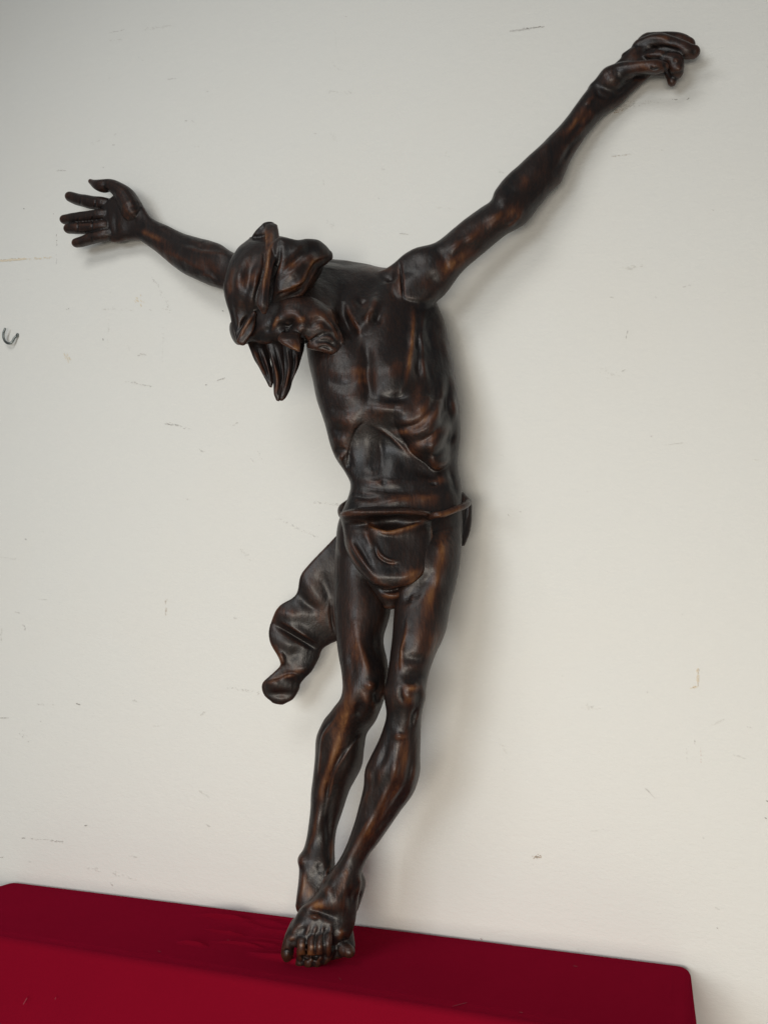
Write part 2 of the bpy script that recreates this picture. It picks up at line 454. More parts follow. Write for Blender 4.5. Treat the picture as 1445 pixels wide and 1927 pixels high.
# toes of the lower foot, under it
for p in ([(590, 1794, .244, 11), (583, 1807, .258, 10.5), (581, 1813, .257, 9)], [(574, 1796, .246, 11), (567, 1808, .256, 10.5), (565, 1812, .256, 9)],
          [(606, 1791, .242, 11), (600, 1804, .253, 10), (597, 1810, .253, 9)], [(622, 1787, .238, 11), (616, 1799, .247, 10), (612, 1804, .247, 9)],
          [(636, 1775, .222, 14), (648, 1786, .228, 13), (654, 1789, .230, 12)]):
    B.tube(p, n=14)
# arm on the right
B.loft([(690, 520, 716, 612, .100, .40), (732, 500, 768, 600, .118, .48), (776, 469, 832, 560, .122, .62), (819, 457, 866, 515, .114, .90), (863, 421, 911, 475, .104, 1), (900, 394, 946, 447, .096, 1),
        (923, 379, 972, 432, .090, 1), (931, 359, 994, 416, .086, .92), (942, 343, 1014, 388, .082, .85), (957, 327, 1032, 366, .077, .82), (985, 302, 1052, 346, .072, .84),
        (1009, 282, 1060, 330, .067, .9), (1038, 252, 1078, 293, .060, 1), (1070, 214, 1105, 254, .053, 1), (1097, 178, 1131, 221, .048, .92), (1112, 159, 1152, 206, .045, .78),
        (1130, 144, 1169, 194, .042, .68), (1148, 126, 1183, 180, .044, .6), (1168, 107, 1205, 160, .048, .56), (1190, 88, 1224, 144, .052, .52), (1214, 76, 1240, 128, .054, .5)], n=36, sub=5, caps=(.6, .5))
B.loft([(690, 545, 700, 650, .135, .35), (738, 525, 768, 622, .138, .42), (784, 500, 812, 574, .130, .60), (812, 482, 838, 548, .118, .75)], n=28, sub=5, caps=(.5, .5))
# its hand: two fingers stretched, two curled, thumb laid across
B.tube([(1126, 168, .050, 18), (1148, 152, .058, 25), (1170, 137, .068, 20), (1192, 130, .080, 14), (1206, 127, .085, 12.5), (1222, 126, .088, 13.5), (1234, 126, .088, 13), (1245, 126, .086, 10)], n=20)
B.loft([(1170, 100, 1198, 148, .050, .5), (1196, 82, 1224, 132, .052, .5), (1222, 66, 1246, 116, .053, .5), (1240, 64, 1258, 108, .052, .5)], n=20)
B.tube([(1206, 92, .054, 18), (1234, 83, .060, 18), (1250, 84, .062, 16), (1268, 88, .062, 14.5), (1284, 94, .063, 14.5), (1294, 97, .061, 13), (1303, 98, .058, 12)], n=18, flat=.85)
B.tube([(1218, 82, .042, 18), (1238, 77, .044, 15), (1266, 77, .042, 14), (1282, 80, .042, 13.5), (1292, 83, .041, 12)], n=16)
B.tube([(1226, 112, .054, 15), (1250, 114, .060, 15), (1267, 117, .063, 16), (1272, 128, .062, 14.5), (1273, 134, .058, 12)], n=16, flat=.9)
B.tube([(1216, 124, .046, 15), (1236, 128, .046, 14), (1258, 130, .046, 14), (1263, 142, .046, 11), (1264, 151, .046, 9)], n=16)
B.tube([(1210, 104, .060, 11), (1226, 102, .070, 10), (1242, 104, .070, 9)], n=12)
# arm on the left, passing behind the head
B.loft([(196, 380, 198, 448, 0.059, .42), (208, 372, 210, 455, 0.059, .44), (222, 362, 224, 456, 0.058, .46), (240, 356, 238, 452, 0.056, .50), (256, 370, 252, 451, 0.054, .56), (271, 389, 263, 452, 0.054, .68),
        (285, 410, 274, 459, 0.056, .85), (311, 423, 295, 474, 0.060, .95), (345, 439, 319, 494, 0.066, .95), (374, 447, 345, 514, 0.072, .92), (400, 454, 372, 527, 0.078, .9), (419, 462, 397, 538, 0.082, .9),
        (438, 475, 421, 545, 0.086, .9), (470, 482, 458, 556, 0.092, .9), (510, 486, 505, 570, 0.099, .85), (560, 490, 560, 595, 0.106, .7), (600, 500, 600, 610, 0.109, .6)], n=34, sub=5, caps=(.5, .5))
B.tube([(250, 395, 0.069, 22), (238, 372, 0.076, 19), (222, 356, 0.082, 14), (208, 349, 0.084, 11.5), (196, 350, 0.086, 11.5), (183, 348, 0.086, 9), (172, 342, 0.084, 4.5)], n=18)
for p in ([(216, 388, .052, 12), (196, 384, 0.065, 12), (172, 381, 0.067, 12), (150, 376, 0.068, 11), (134, 371, 0.069, 9.5)],
          [(216, 406, .052, 11), (192, 405, 0.068, 11.5), (166, 408, 0.070, 11), (140, 411, 0.071, 10.5), (124, 413, 0.072, 9)],
          [(216, 425, .052, 11), (192, 426, 0.067, 11.5), (168, 428, 0.069, 11.5), (146, 429, 0.071, 11), (132, 430, 0.072, 9.5)],
          [(216, 438, .050, 11), (192, 444, 0.061, 11), (172, 449, 0.061, 10.5), (154, 455, 0.061, 9.5), (146, 457, 0.061, 8.5)]):
    B.tube(p, n=16)
# neck and head: the face looks straight down
B.loft([(560, 500, 690, 520, .150, .5), (540, 520, 690, 590, .190, .55), (520, 540, 660, 620, .225, .6)], n=32)
B.loft([(436, 604, 452, 650, .262, .8), (462, 588, 470, 648, .272, .85), (492, 575, 500, 648, .276, .85), (524, 560, 530, 646, .276, .85), (556, 555, 562, 646, .270, .85),
        (588, 560, 590, 650, .256, .82), (614, 574, 615, 660, .242, .76), (638, 600, 641, 662, .232, .66)], n=36, caps=(.6, .6))
B.loft([(532, 622, 562, 626, .296, .7), (526, 630, 566, 632, .300, .75), (524, 640, 567, 640, .305, .8), (545, 652, 566, 652, .306, .8), (558, 660, 565, 661, .306, .9)], n=20, caps=(.6, .6))
B.ball(635, 812, .138, 18, 11, 24); B.ball(645, 842, .136, 18, 11, 22); B.ball(660, 874, .134, 18, 10, 20); B.ball(626, 782, .140, 19, 13, 26)
B.loft([(580, 644, 582, 656, .268, .8), (596, 634, 598, 660, .264, .7), (614, 630, 616, 665, .256, .6), (630, 634, 630, 667, .246, .55), (641, 644, 639, 664, .238, .5)], n=22, caps=(.7, .7))

R, E_, BL = 'r', 'e', 'b'
strokes = [
 # neck hollow, collar bones, shoulder crack, armpit
 (BL, 652, 606, 15, 36, -24, -24), (BL, 690, 545, 26, 26, 0, -8), (R, [(646, 566), (662, 596), (676, 623)], 5, 11), (R, [(708, 555), (698, 590), (678, 622)], 7, 14),
 (R, [(680, 556), (676, 592)], 9, -9), (R, [(720, 575), (706, 615)], 7, -9),
 (R, [(744, 500), (737, 530), (742, 556), (752, 572)], 6, -5), (R, [(752, 494), (755, 520), (757, 545), (759, 562)], 2.0, -8),
 ('R', [(748, 556), (768, 566), (790, 570), (806, 572), (824, 564)], 5, -4), (BL, 800, 515, 44, 30, -35, 3),
 (R, [(776, 580), (777, 614), (773, 664), (764, 717), (755, 740)], 5.5, 7), (R, [(787, 600), (788, 650), (786, 700), (782, 745)], 5, -6),
 (R, [(800, 575), (793, 610), (792, 650), (798, 700), (806, 735)], 4.5, 4.5), (R, [(808, 590), (810, 640), (818, 690)], 7, -4),
 (R, [(822, 580), (835, 630), (842, 690)], 6, 3),
 (BL, 740, 702, 36, 30, 10, 16), (BL, 733, 770, 40, 16, 5, 9), (BL, 650, 700, 34, 50, 0, 5), (BL, 800, 800, 60, 60, 0, 4), (BL, 725, 600, 26, 40, 0, 5), (BL, 692, 690, 12, 70, 0, -6), (R, [(690, 744), (735, 752), (782, 738)], 8, -7), (BL, 727, 650, 34, 40, 0, 3),
 (R, [(684, 630), (690, 689), (694, 740), (694, 778)], 9, -7),
 # ribs on the far side
 (R, [(604, 690), (645, 702), (684, 692)], 7, 2), (R, [(604, 712), (645, 724), (684, 712)], 7, -2.6), (R, [(606, 736), (648, 748), (684, 734)], 8, 2.6), (R, [(612, 764), (650, 772), (680, 760)], 7, -3),
 (R, [(614, 786), (645, 790), (672, 780)], 8, 3.4), (R, [(622, 806), (640, 811), (655, 806)], 6, -4), (R, [(625, 822), (640, 827), (652, 822)], 6, 4), (R, [(630, 842), (642, 846), (650, 840)], 5, -4), (R, [(638, 860), (648, 863)], 5, 4), (R, [(648, 878), (660, 876)], 5, -4),
 # costal arch and the ribs on the near side
 ('E', [(650, 882), (653, 856), (660, 828), (671, 804), (692, 788)][::-1], 26, 9),
 (BL, 706, 838, 44, 40, 25, -15), (BL, 690, 846, 15, 30, 5, 5), (BL, 738, 878, 16, 24, 0, 4),
 (R, [(660, 830), (656, 862), (664, 885)], 6, -4), (BL, 800, 890, 26, 10, 10, -5), (R, [(714, 815), (716, 850), (720, 890)], 5, -3), ('R', [(700, 800), (730, 818), (752, 838), (770, 858)], 4, 2.5),
 ('R', [(722, 790), (762, 792), (792, 776), (808, 740)], 8, 3), ('R', [(740, 806), (780, 801), (806, 780), (820, 738)], 6, -4.5),
 ('R', [(748, 818), (790, 812), (818, 784), (830, 742), (834, 696)], 7, 4.5), ('R', [(764, 834), (802, 826), (830, 796), (842, 750), (845, 705)], 6, -5),
 ('R', [(776, 846), (813, 839), (842, 806), (852, 758), (854, 720)], 7, 4), ('R', [(790, 860), (826, 852), (852, 820), (859, 778)], 6, -4), (R, [(846, 735), (856, 785), (858, 830)], 5, 3), (R, [(836, 650), (850, 710), (852, 760)], 6, 3), ('R', [(806, 874), (838, 870), (858, 845)], 6, 3),
 # belly folds
 (R, [(668, 900), (700, 908), (740, 906), (790, 910)], 6, 3.5), (R, [(668, 918), (720, 922), (800, 922)], 6, -4), (R, [(672, 945), (715, 948), (745, 942), (769, 938), (820, 944)], 7, 5),
 (R, [(660, 930), (690, 936), (720, 932)], 5, -3), (R, [(806, 911), (822, 911)], 3, -5), (BL, 830, 900, 14, 16, 0, 5), (R, [(845, 880), (852, 910), (862, 935)], 4, -4), (BL, 700, 890, 14, 10, 0, 3), (BL, 722, 908, 7, 5, 0, -3), (BL, 808, 935, 20, 8, 0, 3),
 # groin and thighs
 (R, [(735, 1146), (736, 1120), (700, 1100), (670, 1072)], 9, -7), (R, [(738, 1146), (775, 1120), (812, 1080)], 9, -8), (R, [(790, 1100), (780, 1115), (770, 1135)], 5, 4),
 (R, [(836, 1010), (828, 1050), (822, 1090), (808, 1130)], 9, 5), (BL, 676, 1180, 22, 70, -5, 5), (R, [(668, 1170), (678, 1210), (688, 1250), (696, 1288)], 7, 5), (R, [(710, 1180), (712, 1230), (716, 1270)], 8, -3),
 (R, [(660, 1225), (662, 1260), (672, 1290)], 8, -5), (BL, 697, 1290, 9, 9, 0, 6), (BL, 722, 1300, 8, 14, 0, 5), (R, [(706, 1300), (708, 1325)], 5, -5), (R, [(684, 1300), (690, 1330), (684, 1355)], 6, 4), (R, [(676, 1320), (672, 1350)], 5, -4),
 (BL, 660, 1320, 12, 24, 20, 4), (R, [(698, 1310), (702, 1340), (690, 1368)], 6, 3),
 (E_, [(644, 1326), (628, 1353), (606, 1384), (600, 1430), (596, 1474)][::-1], 12, 5), (R, [(650, 1345), (638, 1390), (622, 1440), (606, 1490), (600, 1540), (588, 1590), (578, 1618)], 7, 6),
 (E_, [(690, 1372), (665, 1398), (644, 1425), (628, 1455), (617, 1500), (610, 1550)], 14, -5), (BL, 655, 1440, 16, 40, 15, 3), (R, [(622, 1500), (618, 1560), (616, 1610)], 6, -4), (R, [(632, 1560), (624, 1600), (622, 1630)], 4, 4),
 (E_, [(767, 1165), (762, 1195), (753, 1231), (752, 1275)][::-1], 10, 6), (BL, 790, 1200, 22, 44, 15, 6), (R, [(766, 1165), (760, 1205), (752, 1240)], 3, 3), (R, [(818, 1180), (808, 1220), (798, 1255)], 7, 3),
 (BL, 775, 1240, 24, 10, 0, -4), (BL, 778, 1272, 22, 12, 0, -7), (R, [(757, 1290), (772, 1293), (790, 1291)], 4.5, 6), (BL, 769, 1310, 13, 13, 0, 6), (R, [(755, 1290), (754, 1308), (762, 1324)], 3.5, -3), (R, [(792, 1280), (795, 1310), (788, 1340), (780, 1360)], 5, 4), (R, [(786, 1328), (778, 1350), (774, 1375)], 4, -5),
 (BL, 745, 1350, 12, 26, 5, -4), (R, [(748, 1378), (748, 1420), (734, 1474), (706, 1532), (668, 1596), (645, 1640)], 7, 7), (BL, 752, 1386, 9, 6, 0, 4), (R, [(727, 1358), (732, 1385), (722, 1420), (705, 1460), (694, 1500)], 7, -5), (R, [(770, 1370), (776, 1420), (762, 1480), (730, 1530), (690, 1590)], 5, -5), (BL, 778, 1440, 8, 40, 5, 4), (R, [(692, 1440), (696, 1480), (684, 1515)], 5, 4),
 (R, [(776, 1470), (750, 1515), (722, 1555)], 4, -3),
 # ankles and the feet
 (BL, 568, 1618, 7, 12, 0, 5), (BL, 590, 1650, 12, 20, 0, -4), (R, [(622, 1625), (612, 1655), (603, 1672)], 3, 3.5), (R, [(600, 1620), (602, 1650)], 6, -3), (R, [(574, 1635), (570, 1670), (566, 1695)], 4, 4),
 (BL, 618, 1676, 10, 12, 0, 5), (BL, 628, 1700, 22, 14, 10, 3), (R, [(575, 1712), (598, 1716), (620, 1722), (640, 1730)], 7, -8), (BL, 594, 1724, 8, 5, 0, 6), (BL, 660, 1690, 9, 16, 10, -7), (R, [(672, 1640), (676, 1665), (668, 1690)], 4, 4), (R, [(645, 1745), (640, 1760), (632, 1772)], 6, 4),
 ('R', [(585, 1735), (578, 1755), (572, 1776)], 3.6, 2.6), ('R', [(596, 1738), (590, 1758), (587, 1778)], 3.6, 2.6), ('R', [(608, 1738), (606, 1758), (603, 1778)], 3.6, 2.6), ('R', [(622, 1738), (622, 1758), (620, 1774)], 3.6, 2.6), (R, [(568, 1735), (555, 1750), (548, 1764)], 4, 4),
 (R, [(575, 1742), (565, 1762)], 4, -3), (BL, 549, 1766, 5, 4, 0, 2),
 (R, [(533, 1792), (540, 1788), (546, 1793)], 2, -3), (BL, 539, 1799, 6, 6, 0, 2), (R, [(560, 1800), (590, 1803), (612, 1797)], 3, -7),
 # arm on the right
 (BL, 858, 462, 16, 10, -40, 4), (R, [(845, 480), (860, 462), (884, 448), (905, 434)], 6, 4), (R, [(852, 490), (880, 470), (915, 455)], 7, -4), (R, [(822, 470), (836, 490), (846, 515)], 5, -4), (BL, 812, 528, 14, 10, -40, -3), (BL, 928, 414, 20, 12, -45, 5), (R, [(935, 380), (944, 362), (965, 358), (984, 372), (983, 395), (972, 412)], 6, -1.5),
 (R, [(952, 375), (945, 395), (925, 420)], 6, 3), (R, [(985, 385), (975, 410), (950, 432)], 4, 4), (BL, 992, 345, 26, 14, -50, 3), (R, [(1000, 300), (1040, 265), (1080, 225)], 8, 3), (R, [(1045, 330), (1062, 295), (1095, 250)], 5, -4), (R, [(1060, 262), (1090, 222), (1108, 195)], 5, 3.5), (R, [(1078, 262), (1105, 232), (1124, 205)], 5, 3), (R, [(1072, 255), (1098, 222)], 3.5, -3),
 ('E', [(1186, 146), (1178, 164), (1166, 176), (1146, 184)], 18, 4), (R, [(1118, 168), (1128, 180), (1145, 186)], 4, -5), (R, [(1100, 200), (1118, 178)], 4, 3), (R, [(1195, 100), (1215, 96), (1240, 92)], 5, -7), (R, [(1205, 74), (1235, 70), (1265, 74)], 4, 2), (R, [(1230, 86), (1265, 92), (1285, 98)], 4, -4), (R, [(1222, 124), (1228, 130), (1240, 128)], 2.2, -3.5), (BL, 1304, 98, 5, 5, 0, -1.5), (R, [(1180, 142), (1205, 143), (1228, 138)], 4, -6), (R, [(1250, 112), (1252, 128), (1258, 142)], 4, -5), (R, [(1266, 112), (1276, 114)], 3, 3), (BL, 1278, 130, 5, 5, 0, 2),
 # arm on the left
 (R, [(224, 376), (231, 397), (246, 410), (262, 418)], 4, -5), ('R', [(204, 380), (202, 410), (204, 448)], 3.5, -1.5), (R, [(220, 392), (218, 420), (222, 448)], 4, -4), (BL, 243, 390, 14, 22, -25, 4), (BL, 232, 432, 14, 18, 0, 3), (R, [(262, 432), (280, 442), (300, 453)], 4, 4), (R, [(268, 420), (300, 438), (330, 455)], 5, -3), (R, [(300, 470), (330, 480), (360, 496), (395, 515)], 5, 3), (R, [(345, 462), (385, 474), (430, 480)], 4, 4), (R, [(330, 450), (370, 464), (410, 472)], 5, -4), (R, [(385, 490), (402, 515), (418, 535)], 6, -5), (R, [(370, 515), (395, 520), (410, 530)], 4, 3),
 (R, [(152, 372), (151, 388)], 1.8, -3), (R, [(181, 374), (179, 391)], 1.8, -3), (R, [(147, 406), (147, 438)], 1.8, -3), (R, [(174, 402), (174, 438)], 1.8, -3), (R, [(172, 446), (174, 455)], 1.8, -2.5), (R, [(195, 352), (204, 359)], 2.5, -3), ('R', [(124, 419), (160, 418), (196, 416)], 2.5, -3),
 # face
 (BL, 542, 611, 15, 10, -20, -20), (BL, 540, 609, 6, 5, 0, 6), (R, [(572, 640), (580, 618), (600, 602)], 7, -5), (R, [(556, 628), (570, 618), (590, 622)], 6, 4), (R, [(570, 580), (600, 590), (622, 610)], 8, 4), (R, [(580, 600), (606, 606), (630, 622)], 6, -4), ('R', [(612, 600), (626, 616), (634, 640)], 4, 3), ('R', [(618, 596), (634, 616), (640, 640)], 4, -4), (R, [(524, 594), (520, 606), (512, 618)], 4, 6), (R, [(512, 600), (508, 615), (498, 628)], 4, -4), (R, [(530, 588), (552, 588), (568, 600)], 6, 5), (BL, 566, 602, 8, 7, 0, 5), (R, [(500, 606), (485, 622), (470, 636)], 5, 3), (R, [(475, 640), (500, 645), (520, 648)], 4, 4), (R, [(522, 640), (545, 652), (562, 662)], 3.5, 5), (R, [(566, 632), (574, 645), (572, 656)], 4, -9),
 (E_, [(580, 656), (586, 640), (600, 629), (616, 625), (632, 632)][::-1], 12, 3), (R, [(575, 620), (595, 616), (615, 610)], 6, 4), (R, [(610, 580), (628, 592), (636, 610)], 6, 5), (BL, 596, 652, 9, 6, -10, 3), (BL, 626, 646, 8, 8, 0, -3), ('R', [(588, 648), (604, 642), (620, 644), (634, 656)], 3.5, -3), ('R', [(592, 656), (610, 652), (626, 660)], 3, -2.5), ('R', [(598, 638), (616, 634), (632, 642)], 3.5, 2.5),
]
wear = [
 # torso
 ([(776, 580), (777, 620), (772, 664), (764, 715)], 5, 1.1), (740, 700, 34, 16, -20, .35), (676, 700, 22, 10, -10, .55), (680, 716, 14, 6, -10, .6), (640, 700, 34, 50, 0, .28), ([(735, 812), (760, 812), (790, 798), (812, 778)], 6, .95), ([(776, 838), (809, 826), (834, 800)], 6, .85), (790, 775, 18, 20, 0, .5), (785, 740, 8, 22, 0, .5),
 (705, 783, 30, 14, 0, .4), (665, 783, 24, 20, 0, .35), (650, 830, 10, 26, 0, .4), (700, 505, 20, 8, 0, .45), (720, 505, 18, 6, 0, .5), (690, 575, 10, 16, 0, .4), (740, 545, 10, 20, 0, .4), (800, 530, 20, 20, 0, .35), (828, 905, 10, 8, 0, .9), (740, 940, 50, 10, 0, .45), (800, 940, 40, 14, 0, .5), (825, 880, 18, 8, 0, .4), (700, 910, 30, 14, 0, .3), (772, 850, 18, 10, 30, .6),
 ([(843, 730), (852, 700)], 5, .3),
 # arm right
 (862, 490, 30, 12, -45, .95), (840, 500, 14, 16, 0, .7), (930, 415, 30, 14, -40, .55), (965, 400, 22, 14, -50, .55), (985, 340, 18, 12, -40, .45), ([(1062, 255), (1085, 222), (1100, 195)], 6, .7), ([(1090, 235), (1115, 205)], 6, .55), (1205, 124, 26, 10, 0, .6), (1150, 140, 20, 16, -40, .35), (1190, 105, 16, 10, -30, .45), (1250, 72, 16, 6, 0, .45), (1262, 120, 16, 16, 0, .2), (890, 440, 30, 10, -40, .4),
 # arm left
 ([(262, 432), (285, 442), (310, 455)], 6, .7), (330, 480, 40, 12, 30, .45), (390, 500, 30, 14, 30, .45), (235, 400, 8, 14, 0, .35), (380, 465, 30, 8, 20, .3), (225, 430, 10, 14, 0, .2),
 # legs
 ([(840, 985), (832, 1040), (824, 1085), (808, 1130), (800, 1170)], 12, .95), (818, 1210, 14, 40, 15, .7), (790, 1200, 14, 26, 15, .35), ([(764, 1180), (754, 1230), (750, 1270)], 6, .55), (665, 1215, 16, 40, -8, .7), (684, 1252, 9, 22, -15, .75), (660, 1300, 16, 36, 8, .65), (685, 1302, 10, 14, 0, .7), (772, 1297, 14, 6, 0, 1.1), (765, 1320, 14, 10, 0, .5),
 (640, 1370, 14, 46, 18, .9), ([(652, 1345), (640, 1395), (622, 1445), (604, 1500)], 8, .85), ([(598, 1500), (592, 1560), (578, 1610)], 4, .5), (756, 1400, 16, 40, 5, .45), ([(765, 1380), (758, 1440), (736, 1500), (706, 1550), (672, 1610)], 9, .65), (630, 1650, 10, 24, 0, .3), (690, 1160, 30, 60, 0, .18),
 # feet
 (597, 1705, 12, 9, -40, 1.3), ([(655, 1630), (645, 1665), (632, 1690)], 5, .85), (575, 1672, 8, 22, 0, .8), (585, 1680, 10, 10, 0, .6), (640, 1700, 14, 18, 0, .4), (580, 1795, 20, 8, 0, .55), (625, 1595, 6, 14, 0, .6), (642, 1752, 6, 10, 20, .5), (550, 1766, 5, 4, 0, .6), (569, 1779, 5, 3, 0, .8), (587, 1782, 5, 3, 0, .8), (602, 1782, 5, 3, 0, .8),
 # face
 ([(524, 594), (520, 604), (513, 616)], 4, .9), (566, 602, 9, 7, 0, .9), (556, 652, 16, 6, 25, .9), (600, 600, 30, 14, 0, .35), (625, 590, 16, 12, 30, .4), (636, 632, 5, 10, 0, .7), (560, 570, 30, 8, 0, .3),
]
bme = B.remesh(0.0019)
sculpt(bme, strokes, wear, 8, 2, melt=[(785, 535, 55, 50, 1), (735, 530, 30, 50, 1), (800, 745, 70, 18, 1), (852, 800, 16, 70, .8), (650, 755, 30, 20, 1), (760, 1070, 110, 45, .6), (680, 1075, 40, 40, .6), (660, 560, 40, 50, .5), (1140, 165, 25, 25, .6)])
link('body', bme, WOOD, root)

# hair: cap and thick locks
H = Soup()
H.loft([(470, 449, 545, 449, .262, .55), (448, 466, 606, 468, .262, .52), (433, 490, 612, 492, .266, .58), (424, 516, 604, 516, .270, .64), (421, 540, 588, 540, .272, .66), (425, 566, 566, 566, .272, .62),
        (431, 592, 520, 590, .276, .62), (437, 618, 488, 612, .282, .62), (444, 640, 470, 634, .292, .7)], n=48, sub=6, caps=(.4, .7), p=2.1)
H.loft([(498, 424, 522, 424, .285, .55), (499, 442, 526, 445, .302, .5), (500, 461, 527, 463, .320, .45), (499, 488, 523, 482, .335, .42), (492, 521, 514, 511, .346, .45), (486, 548, 511, 540, .351, .5), (483, 572, 508, 570, .349, .5), (493, 590, 503, 588, .340, .6)], n=24, sub=6, caps=(.9, .6))
H.loft([(470, 452, 504, 452, .268, .6), (482, 434, 514, 436, .276, .6), (494, 421, 517, 423, .280, .6)], n=20)
H.loft([(508, 462, 512, 580, .305, .42), (524, 447, 530, 573, .308, .44), (542, 448, 548, 567, .302, .46), (560, 451, 568, 558, .293, .48), (578, 449, 584, 535, .281, .52), (598, 451, 600, 508, .268, .6), (612, 461, 614, 498, .254, .65), (621, 472, 622, 490, .246, .7)], n=34, sub=6, caps=(.5, .8))
H.loft([(476, 586, 484, 592, .305, .6), (464, 600, 480, 610, .308, .55), (453, 622, 472, 632, .306, .5), (446, 640, 463, 648, .302, .6)], n=18, sub=6, caps=(.8, .8))
hs = [
 (R, [(474, 456), (446, 492), (434, 536), (436, 580)], 9, -3), (R, [(492, 480), (478, 520), (468, 566)], 7, 4),
 ('R', [(498, 468), (496, 500), (489, 530), (482, 556), (481, 580)], 3.5, -5.8), ('R', [(528, 455), (525, 485), (516, 515), (512, 545), (508, 578)], 4, -10.2), ('R', [(511, 425), (512, 450), (508, 480), (502, 515), (496, 548), (493, 580)], 4, 5.8),
 (E_, [(626, 482), (606, 487), (590, 495), (579, 514), (568, 534), (547, 545), (526, 552), (512, 566)], 16, 13.0), (R, [(606, 494), (590, 505), (580, 524), (566, 546), (545, 556), (524, 565)], 4, -7.2),
 (R, [(622, 472), (592, 478), (566, 498), (540, 522), (518, 540)], 8, 6), (R, [(606, 464), (578, 472), (552, 494), (524, 520)], 6, -6), (R, [(596, 456), (566, 466), (540, 488), (524, 506)], 8, 5),
 (R, [(478, 462), (455, 494), (446, 536), (446, 580)], 9, 5.8), (R, [(490, 474), (472, 516), (463, 560), (456, 606)], 8, -7.2), (R, [(486, 510), (476, 545), (470, 585)], 7, 5.8), (R, [(432, 560), (438, 600), (446, 636)], 5, -5.8), (R, [(438, 496), (430, 532), (433, 565)], 6, -4.3), (R, [(428, 520), (424, 545), (430, 580)], 5, 4.3), ('R', [(478, 592), (462, 614), (450, 638)], 3, 5.8), ('R', [(468, 590), (452, 616), (445, 636)], 4, -7.2), (R, [(490, 596), (478, 618), (464, 640)], 4, 4.3),
 (R, [(480, 442), (492, 430), (502, 420)], 4, -5.8), (R, [(470, 450), (486, 446), (498, 448)], 4, -5.8), (BL, 462, 560, 12, 26, 0, 3), (BL, 470, 505, 10, 18, 30, -3),
]
hw = [([(511, 432), (509, 460), (504, 490), (500, 520), (497, 548)], 7, 1.0), ([(502, 430), (501, 460)], 5, .6), ([(448, 545), (462, 530), (478, 512)], 9, .95), (466, 496, 18, 8, -25, .55), ([(440, 500), (434, 530), (432, 555)], 6, .6), (455, 572, 9, 20, 0, .5), ([(474, 600), (460, 620), (450, 638)], 5, .7), (546, 500, 18, 7, -20, .9), (540, 520, 16, 14, 0, .5), ([(612, 484), (592, 492), (580, 512), (568, 534), (546, 544), (530, 550)], 6, 1.0), ([(596, 508), (584, 536), (568, 560), (546, 567)], 5, .6), (556, 490, 20, 12, 0, .4)]
hme = H.remesh(0.0019)
sculpt(hme, hs, hw, 4, 1, tol=0.09)
link('hair', hme, WOOD, root)

# locks hanging below the face
for st, sk, wr in (
    ([(463, 640, 505, 640, .262, .5), (470, 658, 508, 662, .264, .5), (478, 678, 511, 684, .266, .5), (490, 697, 516, 702, .266, .55), (499, 714, 516, 717, .266, .6), (505, 726, 512, 729, .264, .7)],
     [('R', [(476, 655), (488, 684), (500, 712)], 2.6, 5), ('R', [(484, 652), (495, 682), (506, 712)], 2.4, -6), ('R', [(494, 655), (503, 688), (510, 718)], 2.6, 4)], [([(480, 660), (490, 684), (502, 710)], 3, .6)]),
    ([(498, 642, 534, 642, .268, .5), (504, 662, 535, 662, .271, .5), (510, 686, 536, 686, .272, .5), (512, 704, 536, 706, .272, .55), (514, 720, 534, 722, .271, .6), (516, 740, 530, 742, .270, .7), (520, 752, 526, 754, .268, .8)],
     [('R', [(508, 660), (518, 690), (522, 716), (519, 744)], 2.8, 6), ('R', [(518, 655), (527, 690), (530, 716), (524, 740)], 2.5, -6), ('R', [(502, 655), (511, 690), (514, 712)], 2.4, -4)], [([(519, 690), (522, 715), (519, 742)], 3, .6)]),
    ([(528, 640, 573, 640, .254, .5), (530, 665, 571, 660, .256, .5), (530, 690, 563, 690, .258, .5), (529, 712, 553, 712, .260, .55), (526, 732, 547, 732, .262, .6), (524, 746, 538, 748, .262, .7), (526, 752, 533, 753, .262, .7)],
     [('R', [(540, 655), (544, 690), (540, 720), (532, 745)], 2.8, 5), ('R', [(551, 655), (552, 690), (546, 722)], 2.6, -6), ('R', [(560, 660), (557, 690), (550, 715)], 2.6, 4)], [([(544, 690), (541, 716), (534, 738)], 4, .35)])):
    S = Soup(); S.loft(st, n=28, sub=6, caps=(.4, .5))
    me = S.remesh(0.0016); sculpt(me, sk, wr, 2, 1); link('hair_lock', me, WOOD, root)

